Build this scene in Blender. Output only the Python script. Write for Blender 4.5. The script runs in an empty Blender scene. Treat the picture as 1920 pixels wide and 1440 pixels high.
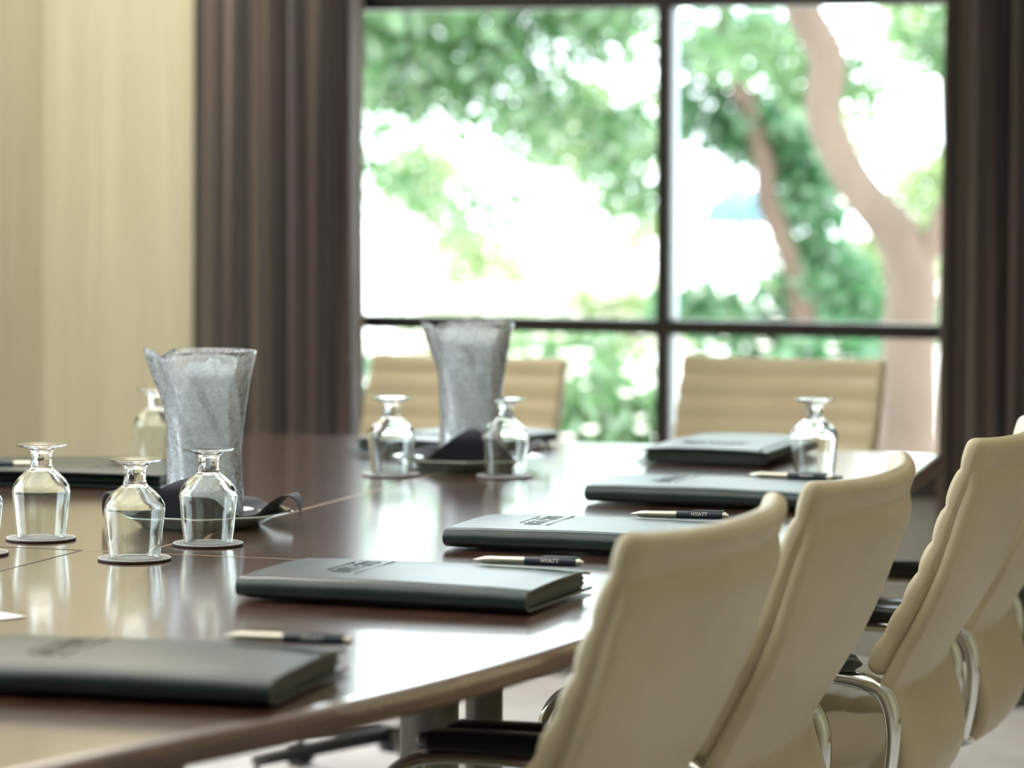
import bpy, bmesh, math, random
from mathutils import Vector, Matrix, noise
import numpy as np
D = bpy.data; SC = bpy.context.scene; COL = SC.collection
R = math.radians; PI = math.pi
random.seed(7); RNG = np.random.default_rng(11)

# ------------------------------------------------------------------ camera
cd = D.cameras.new('camera'); cam = D.objects.new('camera', cd); COL.objects.link(cam)
cd.sensor_width = 36.0; cd.lens = 112.5                      # f = 6000 px on a 1920 px frame
cd.shift_y = -(720-340)/1920.0                               # shift lens: camera level, verticals upright
cam.location = (0, 0, 1.23)
cam.matrix_world = (Matrix.Translation((0, 0, 1.23)) @ Matrix.Rotation(R(17.6), 4, 'Z')
                    @ Matrix.Rotation(R(90), 4, 'X') @ Matrix.Rotation(0.0045, 4, 'Z'))
cd.clip_start = 0.05; cd.clip_end = 300
cd.dof.use_dof = True; cd.dof.focus_distance = 4.08; cd.dof.aperture_fstop = 3.9
SC.camera = cam
# ------------------------------------------------------------------ sky, sun, room light
w = D.worlds.new('world'); SC.world = w; w.use_nodes = True
bg = w.node_tree.nodes['Background']; bg.inputs[0].default_value = (0.86, 0.94, 1.0, 1); bg.inputs[1].default_value = 7.5
sd = D.lights.new('sun', 'SUN'); sd.energy = 8.0; sd.angle = R(2); sd.color = (1, .96, .88)
so = D.objects.new('sun', sd); COL.objects.link(so)
so.rotation_euler = (R(-38), R(14), 0)                        # shines in from the garden side, high
def area(name, loc, sx, sy, e, col, rot=(0, 0, 0)):
    l = D.lights.new(name, 'AREA'); l.shape = 'RECTANGLE'; l.size = sx; l.size_y = sy; l.energy = e; l.color = col
    o = D.objects.new(name, l); COL.objects.link(o); o.location = loc; o.rotation_euler = rot
    return o
area('ceiling_fill_light', (-2.2, 3.4, 2.62), 2.0, 3.0, 34, (1.0, .97, .90))  # unseen area light, added as general fill under the ceiling
area('wall_fill_light', (-3.1, 6.5, 2.62), .9, 1.2, 29, (1.0, .97, .88))  # added fill that brightens the back wall, not a fitting
area('chair_fill_light', (-.3, 3.9, 2.62), 1.2, 3.4, 12, (1.0, .93, .80))  # added fill above the side chairs, lifts seats and back tops
vs = SC.view_settings; vs.view_transform = 'Standard'; vs.look = 'None'; vs.exposure = 0.25; vs.gamma = 1.0; vs.use_curve_mapping = False
try:
    cy = SC.cycles; cy.use_denoising = True; cy.max_bounces = 12; cy.transmission_bounces = 10; cy.transparent_max_bounces = 16
    cy.glossy_bounces = 5; cy.diffuse_bounces = 4; cy.sample_clamp_indirect = 6; cy.caustics_refractive = True; cy.blur_glossy = 1.0; cy.caustics_reflective = True
except Exception: pass

# ------------------------------------------------------------------ materials
def mat(name, col, rough=.5, metal=0., **k):
    m = D.materials.new(name); m.use_nodes = True
    b = m.node_tree.nodes['Principled BSDF']
    b.inputs['Base Color'].default_value = (*col, 1); b.inputs['Roughness'].default_value = rough; b.inputs['Metallic'].default_value = metal
    for a, v in k.items(): b.inputs[a.replace('_', ' ')].default_value = v
    return m
def tex(m, kind='NOISE', scale=(10, 10, 10), c0=(0, 0, 0), c1=(1, 1, 1), lo=.3, hi=.7, bump=0., dist=.002, nscale=1.0, detail=4, bscale=None, coord='Object'):
    nt = m.node_tree; N = nt.nodes; L = nt.links; b = N['Principled BSDF']
    tc = N.new('ShaderNodeTexCoord'); mp = N.new('ShaderNodeMapping'); mp.inputs['Scale'].default_value = scale
    L.new(tc.outputs[coord], mp.inputs[0])
    t = N.new('ShaderNodeTexNoise'); t.inputs['Scale'].default_value = nscale; t.inputs['Detail'].default_value = detail
    L.new(mp.outputs[0], t.inputs['Vector'])
    if c0 is not None:
        r = N.new('ShaderNodeValToRGB'); r.color_ramp.elements[0].position = lo; r.color_ramp.elements[1].position = hi
        r.color_ramp.elements[0].color = (*c0, 1); r.color_ramp.elements[1].color = (*c1, 1)
        L.new(t.outputs[0], r.inputs[0]); L.new(r.outputs[0], b.inputs['Base Color'])
    if bump:
        t2 = N.new('ShaderNodeTexNoise'); t2.inputs['Scale'].default_value = bscale or 300; t2.inputs['Detail'].default_value = 2
        L.new(tc.outputs[coord], t2.inputs['Vector'])
        bp = N.new('ShaderNodeBump'); bp.inputs['Strength'].default_value = bump; bp.inputs['Distance'].default_value = dist
        L.new(t2.outputs[0], bp.inputs['Height']); L.new(bp.outputs[0], b.inputs['Normal'])
    return m
M = {}
M['wood'] = tex(mat('dark_walnut_lacquer', (.09, .045, .03), .22, Coat_Weight=1.0, Coat_Roughness=.13, Coat_IOR=1.7), scale=(60, 3, 60), c0=(.085, .036, .024), c1=(.15, .070, .046), lo=.3, hi=.75, nscale=1.0)
M['wood_edge'] = tex(mat('walnut_edge', (.12, .06, .04), .3), scale=(8, 8, 60), c0=(.065, .032, .022), c1=(.11, .056, .038))
M['seam'] = mat('dark_seam', (.03, .015, .01), .5)
M['inlay'] = mat('pale_inlay', (.42, .30, .22), .35)
M['leather'] = tex(mat('cream_leather', (.58, .48, .29), .42), scale=(6, 6, 6), c0=(.49, .41, .26), c1=(.56, .475, .305), bump=.12, dist=.0006, bscale=420)
M['stitch'] = mat('tan_stitching', (.40, .29, .15), .6)
M['chrome'] = mat('polished_chrome', (.82, .83, .82), .09, 1.0)
M['black'] = mat('black_plastic', (.012, .016, .017), .28)
M['folio'] = tex(mat('dark_green_black_leather', (.014, .024, .024), .33), scale=(14, 14, 14), c0=(.008, .020, .018), c1=(.015, .035, .032), bump=.25, dist=.0008, bscale=260)
M['folio_in'] = mat('dark_green_lining', (.022, .036, .030), .55)
M['emboss'] = mat('debossed_leather', (.03, .045, .045), .22)
M['silver'] = mat('pen_silver', (.70, .66, .56), .30, .85)
M['navy'] = mat('pen_navy_barrel', (.02, .03, .045), .3)
M['white'] = mat('white_print', (.8, .8, .78), .6)
M['coaster'] = mat('grey_coaster_top', (.66, .66, .66), .5)
M['coaster_edge'] = mat('dark_brown_coaster_edge', (.045, .025, .02), .6)
M['plate'] = mat('sage_glazed_ceramic', (.42, .50, .42), .12, Coat_Weight=.5)
M['napkin'] = tex(mat('navy_linen', (.014, .016, .030), .7, Sheen_Weight=.12), c0=None, bump=.4, dist=.0006, bscale=900)
M['glass'] = mat('clear_glass', (.97, 1, .985), 0.0, Transmission_Weight=1.0, IOR=1.5)
M['paper'] = mat('white_paper', (.85, .85, .82), .7)
M['grey_col'] = mat('grey_column_metal', (.17, .165, .14), .42, .55)
M['curtain'] = tex(mat('brown_curtain_fold_shade', (.06, .045, .04), .8, Sheen_Weight=.25), scale=(22, 22, .12), c0=(.026, .022, .022), c1=(.21, .16, .13), lo=.44, hi=.60, nscale=1.2, detail=2)  # fold shading painted in as vertical dark and tan streaks
M['wall'] = tex(mat('beige_wallcovering', (.6, .54, .36), .75), scale=(26, 26, 1.1), c0=(.57, .53, .38), c1=(.68, .64, .475), lo=.25, hi=.75, nscale=1.3, detail=5)
M['wall_low'] = mat('grey_under_window_panel', (.36, .35, .32), .8)
M['ceiling'] = mat('ceiling_paint', (.78, .76, .70), .9)
M['carpet'] = tex(mat('pale_mauve_carpet', (.6, .57, .6), .95), scale=(5, 5, 5), c0=(.78, .75, .80), c1=(.92, .91, .94), lo=.35, hi=.65, nscale=1.4, detail=3, bump=.3, dist=.003, bscale=400)
M['frame'] = mat('dark_bronze_frame', (.016, .013, .011), .42, .2)
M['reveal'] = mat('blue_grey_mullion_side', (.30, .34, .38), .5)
M['base'] = mat('baseboard_grey', (.16, .16, .145), .6)
M['bark'] = tex(mat('pale_brown_bark', (.36, .27, .21), .9), scale=(6, 6, 2), c0=(.085, .058, .045), c1=(.13, .092, .07), bump=.5, dist=.01, bscale=30)
M['bark2'] = tex(mat('reddish_bark', (.22, .15, .12), .9), scale=(6, 6, 2), c0=(.075, .045, .035), c1=(.12, .08, .06), bump=.5, dist=.01, bscale=30)
M['pave'] = tex(mat('pale_paving', (.7, .69, .64), .9), scale=(1.5, 1.5, 1.5), c0=(.60, .58, .53), c1=(.78, .77, .73))
M['canvas'] = mat('pale_blue_canvas', (.10, .19, .25), .8)
M['petal'] = mat('white_petals', (.85, .78, .74), .7)
M['lamp_trim'] = mat('white_trim_ring', (.8, .8, .8), .4)
def emis(name, col, s):
    m = D.materials.new(name); m.use_nodes = True; nt = m.node_tree; nt.nodes.clear()
    e = nt.nodes.new('ShaderNodeEmission'); e.inputs[0].default_value = (*col, 1); e.inputs[1].default_value = s
    o = nt.nodes.new('ShaderNodeOutputMaterial'); nt.links.new(e.outputs[0], o.inputs[0]); return m
M['lamp'] = emis('downlight_lens', (1, .86, .62), 45)
def leafmat(name, c0, c1):
    m = D.materials.new(name); m.use_nodes = True; nt = m.node_tree; N = nt.nodes; L = nt.links; N.clear()
    tc = N.new('ShaderNodeTexCoord'); t = N.new('ShaderNodeTexNoise'); t.inputs['Scale'].default_value = 2.5
    L.new(tc.outputs['Object'], t.inputs['Vector'])
    r = N.new('ShaderNodeValToRGB'); r.color_ramp.elements[0].position = .35; r.color_ramp.elements[1].position = .65
    r.color_ramp.elements[0].color = (*c0, 1); r.color_ramp.elements[1].color = (*c1, 1); L.new(t.outputs[0], r.inputs[0])
    d = N.new('ShaderNodeBsdfDiffuse'); tr = N.new('ShaderNodeBsdfTranslucent'); g = N.new('ShaderNodeBsdfGlossy'); g.inputs['Roughness'].default_value = .25
    L.new(r.outputs[0], d.inputs[0]); L.new(r.outputs[0], tr.inputs[0])
    a = N.new('ShaderNodeMixShader'); a.inputs[0].default_value = .45; b = N.new('ShaderNodeMixShader'); b.inputs[0].default_value = .10
    L.new(d.outputs[0], a.inputs[1]); L.new(tr.outputs[0], a.inputs[2]); L.new(a.outputs[0], b.inputs[1]); L.new(g.outputs[0], b.inputs[2])
    o = N.new('ShaderNodeOutputMaterial'); L.new(b.outputs[0], o.inputs[0]); return m
M['leaf'] = leafmat('green_leaves', (.06, .15, .05), (.13, .25, .10))
M['leaf_light'] = leafmat('yellow_green_leaves', (.20, .28, .10), (.32, .40, .19))
M['leaf_deep'] = leafmat('deep_green_leaves', (.035, .13, .05), (.07, .20, .08))
def paneglass():
    m = D.materials.new('window_pane_glass'); m.use_nodes = True; nt = m.node_tree; N = nt.nodes; L = nt.links; N.clear()
    t = N.new('ShaderNodeBsdfTransparent'); t.inputs[0].default_value = (.95, .97, .96, 1)
    g = N.new('ShaderNodeBsdfGlossy'); g.inputs['Roughness'].default_value = .02; g.inputs[0].default_value = (.8, .8, .8, 1)
    f = N.new('ShaderNodeFresnel'); f.inputs[0].default_value = 1.45
    x = N.new('ShaderNodeMixShader'); L.new(f.outputs[0], x.inputs[0]); L.new(t.outputs[0], x.inputs[1]); L.new(g.outputs[0], x.inputs[2])
    o = N.new('ShaderNodeOutputMaterial'); L.new(x.outputs[0], o.inputs[0]); return m
M['pane'] = paneglass()
def icemix(name, frac, col, rough):
    m = D.materials.new(name); m.use_nodes = True; nt = m.node_tree; N = nt.nodes; L = nt.links
    p = N['Principled BSDF']; p.inputs['Base Color'].default_value = (*col, 1); p.inputs['Transmission Weight'].default_value = 1; p.inputs['Roughness'].default_value = rough; p.inputs['IOR'].default_value = 1.33
    tr = N.new('ShaderNodeBsdfTranslucent'); tr.inputs[0].default_value = (.93, .97, 1, 1)
    d = N.new('ShaderNodeBsdfDiffuse'); d.inputs[0].default_value = (.9, .95, .97, 1)
    a = N.new('ShaderNodeMixShader'); a.inputs[0].default_value = .3; L.new(tr.outputs[0], a.inputs[1]); L.new(d.outputs[0], a.inputs[2])
    tx = N.new('ShaderNodeTexNoise'); tx.inputs['Scale'].default_value = 38; tx.inputs['Detail'].default_value = 4
    tc = N.new('ShaderNodeTexCoord'); L.new(tc.outputs['Object'], tx.inputs['Vector'])
    mr = N.new('ShaderNodeMapRange'); mr.inputs[1].default_value = .35; mr.inputs[2].default_value = .65; mr.inputs[3].default_value = max(0, frac-.2); mr.inputs[4].default_value = min(1, frac+.2)
    L.new(tx.outputs[0], mr.inputs[0])
    pt = N.new('ShaderNodeBsdfTransparent'); pm = N.new('ShaderNodeMixShader'); pm.inputs[0].default_value = .35; L.new(pt.outputs[0], pm.inputs[1]); L.new(p.outputs[0], pm.inputs[2])
    x = N.new('ShaderNodeMixShader'); L.new(mr.outputs[0], x.inputs[0]); L.new(pm.outputs[0], x.inputs[1]); L.new(a.outputs[0], x.inputs[2])
    L.new(x.outputs[0], N['Material Output'].inputs[0]); return m
def frostglass():
    m = D.materials.new('frosted_crackle_glass'); m.use_nodes = True; nt = m.node_tree; N = nt.nodes; L = nt.links; N.clear()
    t = N.new('ShaderNodeBsdfTransparent'); t.inputs[0].default_value = (.97, .99, 1, 1)
    tr = N.new('ShaderNodeBsdfTranslucent'); tr.inputs[0].default_value = (.95, .98, 1, 1)
    g = N.new('ShaderNodeBsdfGlossy'); g.inputs['Roughness'].default_value = .08
    tc = N.new('ShaderNodeTexCoord'); v = N.new('ShaderNodeTexNoise'); v.inputs['Scale'].default_value = 150; v.inputs['Detail'].default_value = 6; v.inputs['Distortion'].default_value = .4
    L.new(tc.outputs['Object'], v.inputs['Vector'])
    mr = N.new('ShaderNodeMapRange'); mr.inputs[1].default_value = .42; mr.inputs[2].default_value = .62; mr.inputs[3].default_value = .24; mr.inputs[4].default_value = .48
    L.new(v.outputs[0], mr.inputs[0])
    bp = N.new('ShaderNodeBump'); bp.inputs['Strength'].default_value = .6; bp.inputs['Distance'].default_value = .002; L.new(v.outputs[0], bp.inputs['Height']); L.new(bp.outputs[0], g.inputs['Normal'])
    df = N.new('ShaderNodeBsdfDiffuse'); df.inputs[0].default_value = (.96, .98, 1, 1); fr = N.new('ShaderNodeMixShader'); fr.inputs[0].default_value = .45
    L.new(df.outputs[0], fr.inputs[1]); L.new(tr.outputs[0], fr.inputs[2])
    f = N.new('ShaderNodeFresnel'); f.inputs[0].default_value = 1.5
    a = N.new('ShaderNodeMixShader'); b = N.new('ShaderNodeMixShader'); o = N.new('ShaderNodeOutputMaterial')
    L.new(mr.outputs[0], a.inputs[0]); L.new(t.outputs[0], a.inputs[1]); L.new(fr.outputs[0], a.inputs[2])
    L.new(f.outputs[0], b.inputs[0]); L.new(a.outputs[0], b.inputs[1]); L.new(g.outputs[0], b.inputs[2]); L.new(b.outputs[0], o.inputs[0]); return m
M['frost'] = frostglass()
M['icewater'] = icemix('ice_water', .60, (.98, 1, 1), .10)

# ------------------------------------------------------------------ mesh helpers
def link(name, me, m, parent=None, loc=None, rz=None):
    o = D.objects.new(name, me); COL.objects.link(o)
    for mm in (m if isinstance(m, (list, tuple)) else [m]): me.materials.append(mm)
    if parent: o.parent = parent
    if loc: o.location = loc
    if rz is not None: o.rotation_euler = (0, 0, rz)
    return o
def mk(name, vs_, fs, m, parent=None, smooth=True, loc=None, rz=None, ang=40):
    me = D.meshes.new(name); me.from_pydata([tuple(v) for v in vs_], [], fs); me.update()
    bm = bmesh.new(); bm.from_mesh(me); bmesh.ops.recalc_face_normals(bm, faces=bm.faces[:]); bm.to_mesh(me); bm.free()
    if smooth:
        me.shade_smooth()
        try: me.set_sharp_from_angle(angle=R(ang))
        except Exception: pass
    return link(name, me, m, parent, loc, rz)
class MB:
    def __init__(s): s.v = []; s.f = []
    def add(s, v, f):
        k = len(s.v); s.v += [tuple(x) for x in v]; s.f += [tuple(i+k for i in q) for q in f]
    def box(s, x0, x1, y0, y1, z0, z1, c=0):
        if c:
            bm = bmesh.new(); bmesh.ops.create_cube(bm, size=1)
            for v in bm.verts: v.co = ((x0+x1)/2+v.co.x*(x1-x0), (y0+y1)/2+v.co.y*(y1-y0), (z0+z1)/2+v.co.z*(z1-z0))
            bmesh.ops.bevel(bm, geom=bm.edges[:], offset=c, segments=2, affect='EDGES', profile=.6)
            bm.verts.index_update(); s.add([v.co[:] for v in bm.verts], [[v.index for v in f.verts] for f in bm.faces]); bm.free(); return
        s.add([(x, y, z) for z in (z0, z1) for y in (y0, y1) for x in (x0, x1)],
              [(0, 2, 3, 1), (4, 5, 7, 6), (0, 1, 5, 4), (2, 6, 7, 3), (0, 4, 6, 2), (1, 3, 7, 5)])
    def tube(s, pts, rad, n=12, cap=True, prof=None):
        pts = [Vector(p) for p in pts]; rs = rad if isinstance(rad, (list, tuple)) else [rad]*len(pts); rings = []
        up = None
        for i, p in enumerate(pts):
            t = (pts[min(i+1, len(pts)-1)]-pts[max(i-1, 0)]).normalized()
            if up is None:
                a = Vector((0, 0, 1)) if abs(t.z) < .9 else Vector((1, 0, 0)); up = (a-t*a.dot(t)).normalized()
            else: up = (up-t*up.dot(t)).normalized()
            sd_ = t.cross(up)
            if prof: rings.append([p+sd_*a_*1.0+up*b_ for a_, b_ in prof])
            else: rings.append([p+(up*math.cos(2*PI*k/n)+sd_*math.sin(2*PI*k/n))*rs[i] for k in range(n)])
        s.rings(rings, cap)
    def rings(s, rings, cap=True, close=True):
        n = len(rings[0]); v = [x for r_ in rings for x in r_]; f = []
        for i in range(len(rings)-1):
            for k in range(n if close else n-1):
                a, b = i*n+k, i*n+(k+1) % n; f.append((a, b, b+n, a+n))
        if cap: f.append(tuple(range(n))[::-1]); f.append(tuple(range((len(rings)-1)*n, len(rings)*n)))
        s.add(v, f)
    def lathe(s, prof, n=48, c=(0, 0, 0)):
        rings = [[(c[0]+r_*math.cos(2*PI*k/n), c[1]+r_*math.sin(2*PI*k/n), c[2]+z) for k in range(n)] for r_, z in prof]
        s.rings(rings, cap=True)
    def build(s, name, m, parent=None, smooth=True, loc=None, rz=None, ang=40): return mk(name, s.v, s.f, m, parent, smooth, loc, rz, ang)
def empty(name, loc, rz=0):
    o = D.objects.new(name, None); COL.objects.link(o); o.location = loc; o.rotation_euler = (0, 0, rz); o.empty_display_size = .1; return o
def tag(o, label=None, cat=None, group=None, kind=None):
    if label: o['label'] = label
    if cat: o['category'] = cat
    if group: o['group'] = group
    if kind: o['kind'] = kind
    return o
def dup(root, loc, rz=None):
    kids = {}
    for o in D.objects:
        if o.parent: kids.setdefault(o.parent.name, []).append(o)
    def cp(o, par):
        c = o.copy(); COL.objects.link(c); c.parent = par
        for ch in kids.get(o.name, []): cp(ch, c)
        return c
    c = cp(root, None); c.location = loc
    if rz is not None: c.rotation_euler = (0, 0, rz)
    return c
def smoothstep(a, b, x):
    t = max(0, min(1, (x-a)/(b-a))); return t*t*(3-2*t)
def interp(xs, ys, x):
    return float(np.interp(x, xs, ys))
def spline(pts, n):   # catmull-rom through tuples
    P = [pts[0]]+list(pts)+[pts[-1]]; out = []
    for i in range(1, len(P)-2):
        p0, p1, p2, p3 = [np.array(P[i+j], float) for j in (-1, 0, 1, 2)]
        for k in range(n):
            t = k/n; out.append(tuple(.5*((2*p1)+(-p0+p2)*t+(2*p0-5*p1+4*p2-p3)*t*t+(-p0+3*p1-3*p2+p3)*t**3)))
    out.append(tuple(pts[-1])); return out

# ------------------------------------------------------------------ the room
XL, XR, YB, YW, ZCEIL = -3.72, 2.6, -1.6, 7.65, 2.70
def struct(name, b, m, **k): return tag(b.build(name, m, smooth=False, **k), kind='structure')
b = MB(); b.box(XL-.2, XR+.2, YB-.2, YW+.2, -.12, 0); struct('floor', b, M['carpet'])
b = MB(); b.box(XL-.2, XR+.2, YB-.2, YW+.2, ZCEIL, ZCEIL+.12); struct('ceiling', b, M['ceiling'])
LY0, LY1, LZ0, LZ1 = 1.6, 4.7, .8, 2.4  # opening for an added window, lets daylight in from the left
b = MB(); b.box(XL-.2, XL, YB, LY0, 0, ZCEIL); b.box(XL-.2, XL, LY1, YW+.2, 0, ZCEIL); b.box(XL-.2, XL, LY0, LY1, 0, LZ0); b.box(XL-.2, XL, LY0, LY1, LZ1, ZCEIL)
struct('wall_left', b, M['wall'])
b = MB(); ym = (LY0+LY1)/2
b.box(XL-.1, XL-.02, LY0, LY1, LZ0, LZ0+.05); b.box(XL-.1, XL-.02, LY0, LY1, LZ1-.05, LZ1)
for y0_ in (LY0, ym-.025, LY1-.05): b.box(XL-.1, XL-.02, y0_, y0_+.05, LZ0+.05, LZ1-.05)
added_win = tag(b.build('added_window', M['frame'], smooth=False), kind='structure')  # added, unseen window; brings sky light to the pitchers
for y0_, y1_ in ((LY0+.05, ym-.025), (ym+.025, LY1-.05)):
    b = MB(); b.box(XL-.062, XL-.058, y0_, y1_, LZ0+.05, LZ1-.05); b.build('window_pane', M['pane'], added_win, smooth=False)
b = MB(); b.box(XR, XR+.2, YB, YW+.2, 0, ZCEIL); struct('wall_right', b, M['wall'])
b = MB(); b.box(XL-.2, XR+.2, YB-.2, YB, 0, ZCEIL); struct('wall_front', b, M['wall'])
WX0, WX1, WZ0, WZ1 = -3.00, -1.06, .50, 2.42
b = MB()                                                       # window wall with its opening
b.box(XL, WX0, YW, YW+.2, 0, ZCEIL); b.box(WX1, XR, YW, YW+.2, 0, ZCEIL)
b.box(WX0, WX1, YW, YW+.2, WZ1, ZCEIL); struct('wall_back', b, M['wall'])
b = MB(); b.box(WX0, WX1, YW, YW+.2, 0, WZ0); struct('wall_back_lower', b, M['wall_low'])
b = MB(); b.box(XL, XR, YW-.012, YW, 0, .075, .003); struct('baseboard_back', b, M['base'])
b = MB(); b.box(XL, XL+.012, YB, YW-.012, 0, .075, .003); struct('baseboard_left', b, M['base'])
# window: frame bars, each pane one glass sheet
fy0, fy1 = YW+.0, YW+.085
b = MB()
b.box(WX0, WX0+.06, fy0, fy1, WZ0, WZ1); b.box(WX1-.06, WX1, fy0, fy1, WZ0, WZ1)
b.box(WX0+.06, WX1-.06, fy0, fy1, WZ0, WZ0+.035); b.box(WX0+.06, WX1-.06, fy0, fy1, WZ1-.06, WZ1)
b.box(-2.052, -2.019, fy0, fy1, WZ0+.035, WZ1-.06)
for x0, x1 in ((WX0+.06, -2.052), (-2.019, WX1-.06)):
    b.box(x0, x1, fy0+.004, fy1, .853, .888); b.box(x0, x1, fy0+.004, fy1, 1.663, 1.735)
win = tag(b.build('window_1', M['frame'], smooth=False), kind='structure')
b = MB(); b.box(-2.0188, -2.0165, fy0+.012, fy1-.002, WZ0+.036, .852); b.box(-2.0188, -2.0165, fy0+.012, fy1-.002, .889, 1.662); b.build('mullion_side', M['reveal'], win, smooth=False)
for x0, x1 in ((WX0+.06, -2.052), (-2.0165, WX1-.06)):
    for z0, z1 in ((WZ0+.035, .853), (.888, 1.663), (1.735, WZ1-.06)):
        b = MB(); b.box(x0, x1, fy0+.05, fy0+.054, z0, z1); b.build('window_pane', M['pane'], win, smooth=False)
b = MB(); b.box(WX0-.02, WX1+.02, YW-.03, YW+.0, WZ0-.025, WZ0, .004); struct('trim_1', b, M['frame'])

# curtains ------------------------------------------------------------------
def curtain(x0, x1, folds, amp, y, seed, label):
    n = 260; zs = [.02, .5, .9, 1.3, 1.7, 2.1, 2.5, 2.6]; rnd = random.Random(seed)
    ph = [rnd.uniform(0, 6) for _ in range(6)]; vv = []; ff = []
    for zi, z in enumerate(zs):
        for side in (0, 1):
            for i in range(n+1):
                u = i/n; xx = x0+(x1-x0)*u
                d = amp*math.sin(2*PI*folds*u+.8*math.sin(5*u+ph[0])+.15*(z-1.2))+amp*.45*math.sin(2*PI*folds*2.3*u+ph[1]+.5*z)+amp*.25*math.sin(2*PI*folds*.37*u+ph[2])
                sway = .012*(1.2-z)*(1 if x0 < -2 else -1)*(u if x0 < -2 else 1-u)
                vv.append((xx+sway+.35*amp*math.sin(2*PI*folds*u*1.0+ph[3]), y+d+side*.004, z))
    m_ = 2*(n+1)
    for zi in range(len(zs)-1):
        for i in range(n):
            a = zi*m_+i; ff.append((a, a+1, a+1+m_, a+m_)); c = a+n+1; ff.append((c, c+m_, c+1+m_, c+1))
        for i in (0, n): a = zi*m_+i; ff.append((a, a+n+1, a+n+1+m_, a+m_))
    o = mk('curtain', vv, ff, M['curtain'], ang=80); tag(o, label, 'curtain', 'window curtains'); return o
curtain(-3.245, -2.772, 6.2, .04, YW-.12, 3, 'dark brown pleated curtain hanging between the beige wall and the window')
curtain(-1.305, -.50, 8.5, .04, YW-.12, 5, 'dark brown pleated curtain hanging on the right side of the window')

# recessed lights ---------------------------------------------------------------
def downlight():
    r_ = empty('recessed_downlight', (0, 0, ZCEIL))
    b = MB(); b.lathe([(.055, -.001), (.075, -.001), (.078, -.006), (.058, -.010), (.055, -.008)], 32); b.build('trim_ring', M['lamp_trim'], r_)
    b = MB(); b.lathe([(.0001, -.004), (.052, -.004), (.052, -.002), (.0001, -.002)], 24); b.build('lens', M['lamp'], r_)
    return r_
dl = downlight()
spots = [(x, y) for y in (1.6, 6.4) for x in (-3.0, -1.2, .6)]
for i, (x, y) in enumerate(spots):
    o = dl if i == 0 else dup(dl, (x, y, ZCEIL)); o.location = (x, y, ZCEIL)
    tag(o, 'round recessed downlight in the ceiling, '+('left', 'middle', 'right')[i % 3]+' one of the row '+('over the near table end' if i < 3 else 'next to the window'), 'ceiling light', 'recessed downlights in the ceiling')

# ------------------------------------------------------------------ conference table
TZ = .75
edge = [(1.60, -1.64), (1.62, -1.50), (1.75, -1.36), (2.0, -1.255), (2.39, -1.150), (2.575, -1.092), (2.761, -1.032), (3.004, -.975), (3.289, -.938), (3.6, -.913), (3.895, -.900), (4.49, -.912), (5.079, -.944), (5.60, -.972)]
es = spline(edge, 8)
XC = -1.645
right = [(x, y) for y, x in es]; left = [(2*XC-x, y) for x, y in right[::-1]]
far = [(-.985, 5.635), (-1.02, 5.655), (-1.3, 5.675), (XC, 5.68), (2*XC+1.3, 5.675), (2*XC+1.02, 5.655), (2*XC+.985, 5.635)]
outline = right+far+left[:-1]
tab = empty('conference_table', (XC, 3.9, 0))
tag(tab, 'long boat-shaped dark walnut conference table with a polished top', 'table')
def loc_out(pts): return [(x-XC, y-3.9) for x, y in pts]
def offset(pts, d):
    n = len(pts); out = []
    for i in range(n):
        a, c = Vector(pts[i-1]), Vector(pts[(i+1) % n]); t = (c-a).normalized(); out.append((pts[i][0]-t.y*d, pts[i][1]+t.x*d))
    return out
O = loc_out(outline)
b = MB(); rings = []
for d, z in ((.010, TZ-.0005), (.004, TZ-.001), (.001, TZ-.003), (0, TZ-.006), (.0, TZ-.012)):
    rings.append([(x, y, z) for x, y in offset(O, d)])
b.rings(rings[::-1], cap=False)
top = [(x, y, TZ) for x, y in offset(O, .016)]
b.rings([rings[0], top], cap=False); b.add(top, [tuple(range(len(top)))])
b.build('tabletop', M['wood'], tab, ang=50)
b = MB(); rr = [[(x, y, z) for x, y in offset(O, d)] for d, z in ((.0, TZ-.0121), (.001, TZ-.024), (.012, TZ-.030), (.05, TZ-.036))]
b.rings(rr[::-1]); b.build('edge_band', M['wood_edge'], tab, ang=50)
def strip(name, x0, x1, y0, y1, m):
    b = MB(); b.box(x0-XC, x1-XC, y0-3.9, y1-3.9, TZ-.002, TZ+.0003); b.build(name, m, tab, smooth=False)
strip('seam', -1.7815, -1.7785, 2.0, 3.78, M['seam'])
strip('seam', -1.78, -.915, 3.7785, 3.7815, M['inlay'])
strip('seam', -2.37, -1.78, 3.7785, 3.7815, M['seam'])
strip('seam', -1.702, -1.698, 3.7815, 5.6, M['inlay'])
b = MB(); b.lathe([(.0415, 0), (.0415, .714)], 32, (-1.468-XC, 4.255-3.9, 0)); b.build('column_leg', M['grey_col'], tab)
b = MB(); b.lathe([(.027, 0), (.027, .714)], 32, (-1.425-XC, 4.371-3.9, 0)); b.build('column_leg', M['grey_col'], tab)
b = MB(); b.lathe([(.0415, 0), (.0415, .714)], 32, (-1.90-XC, 4.255-3.9, 0)); b.build('column_leg', M['grey_col'], tab)
b = MB(); b.box(-2.12-XC, -1.166-XC, 2.66-3.9, 2.70-3.9, 0, .714, .004); b.build('panel_leg', M['wood_edge'], tab)
b = MB(); b.lathe([(.0415, 0), (.0415, .714)], 32, (-1.827-XC, 5.296-3.9, 0)); b.build('column_leg', M['grey_col'], tab)

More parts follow.
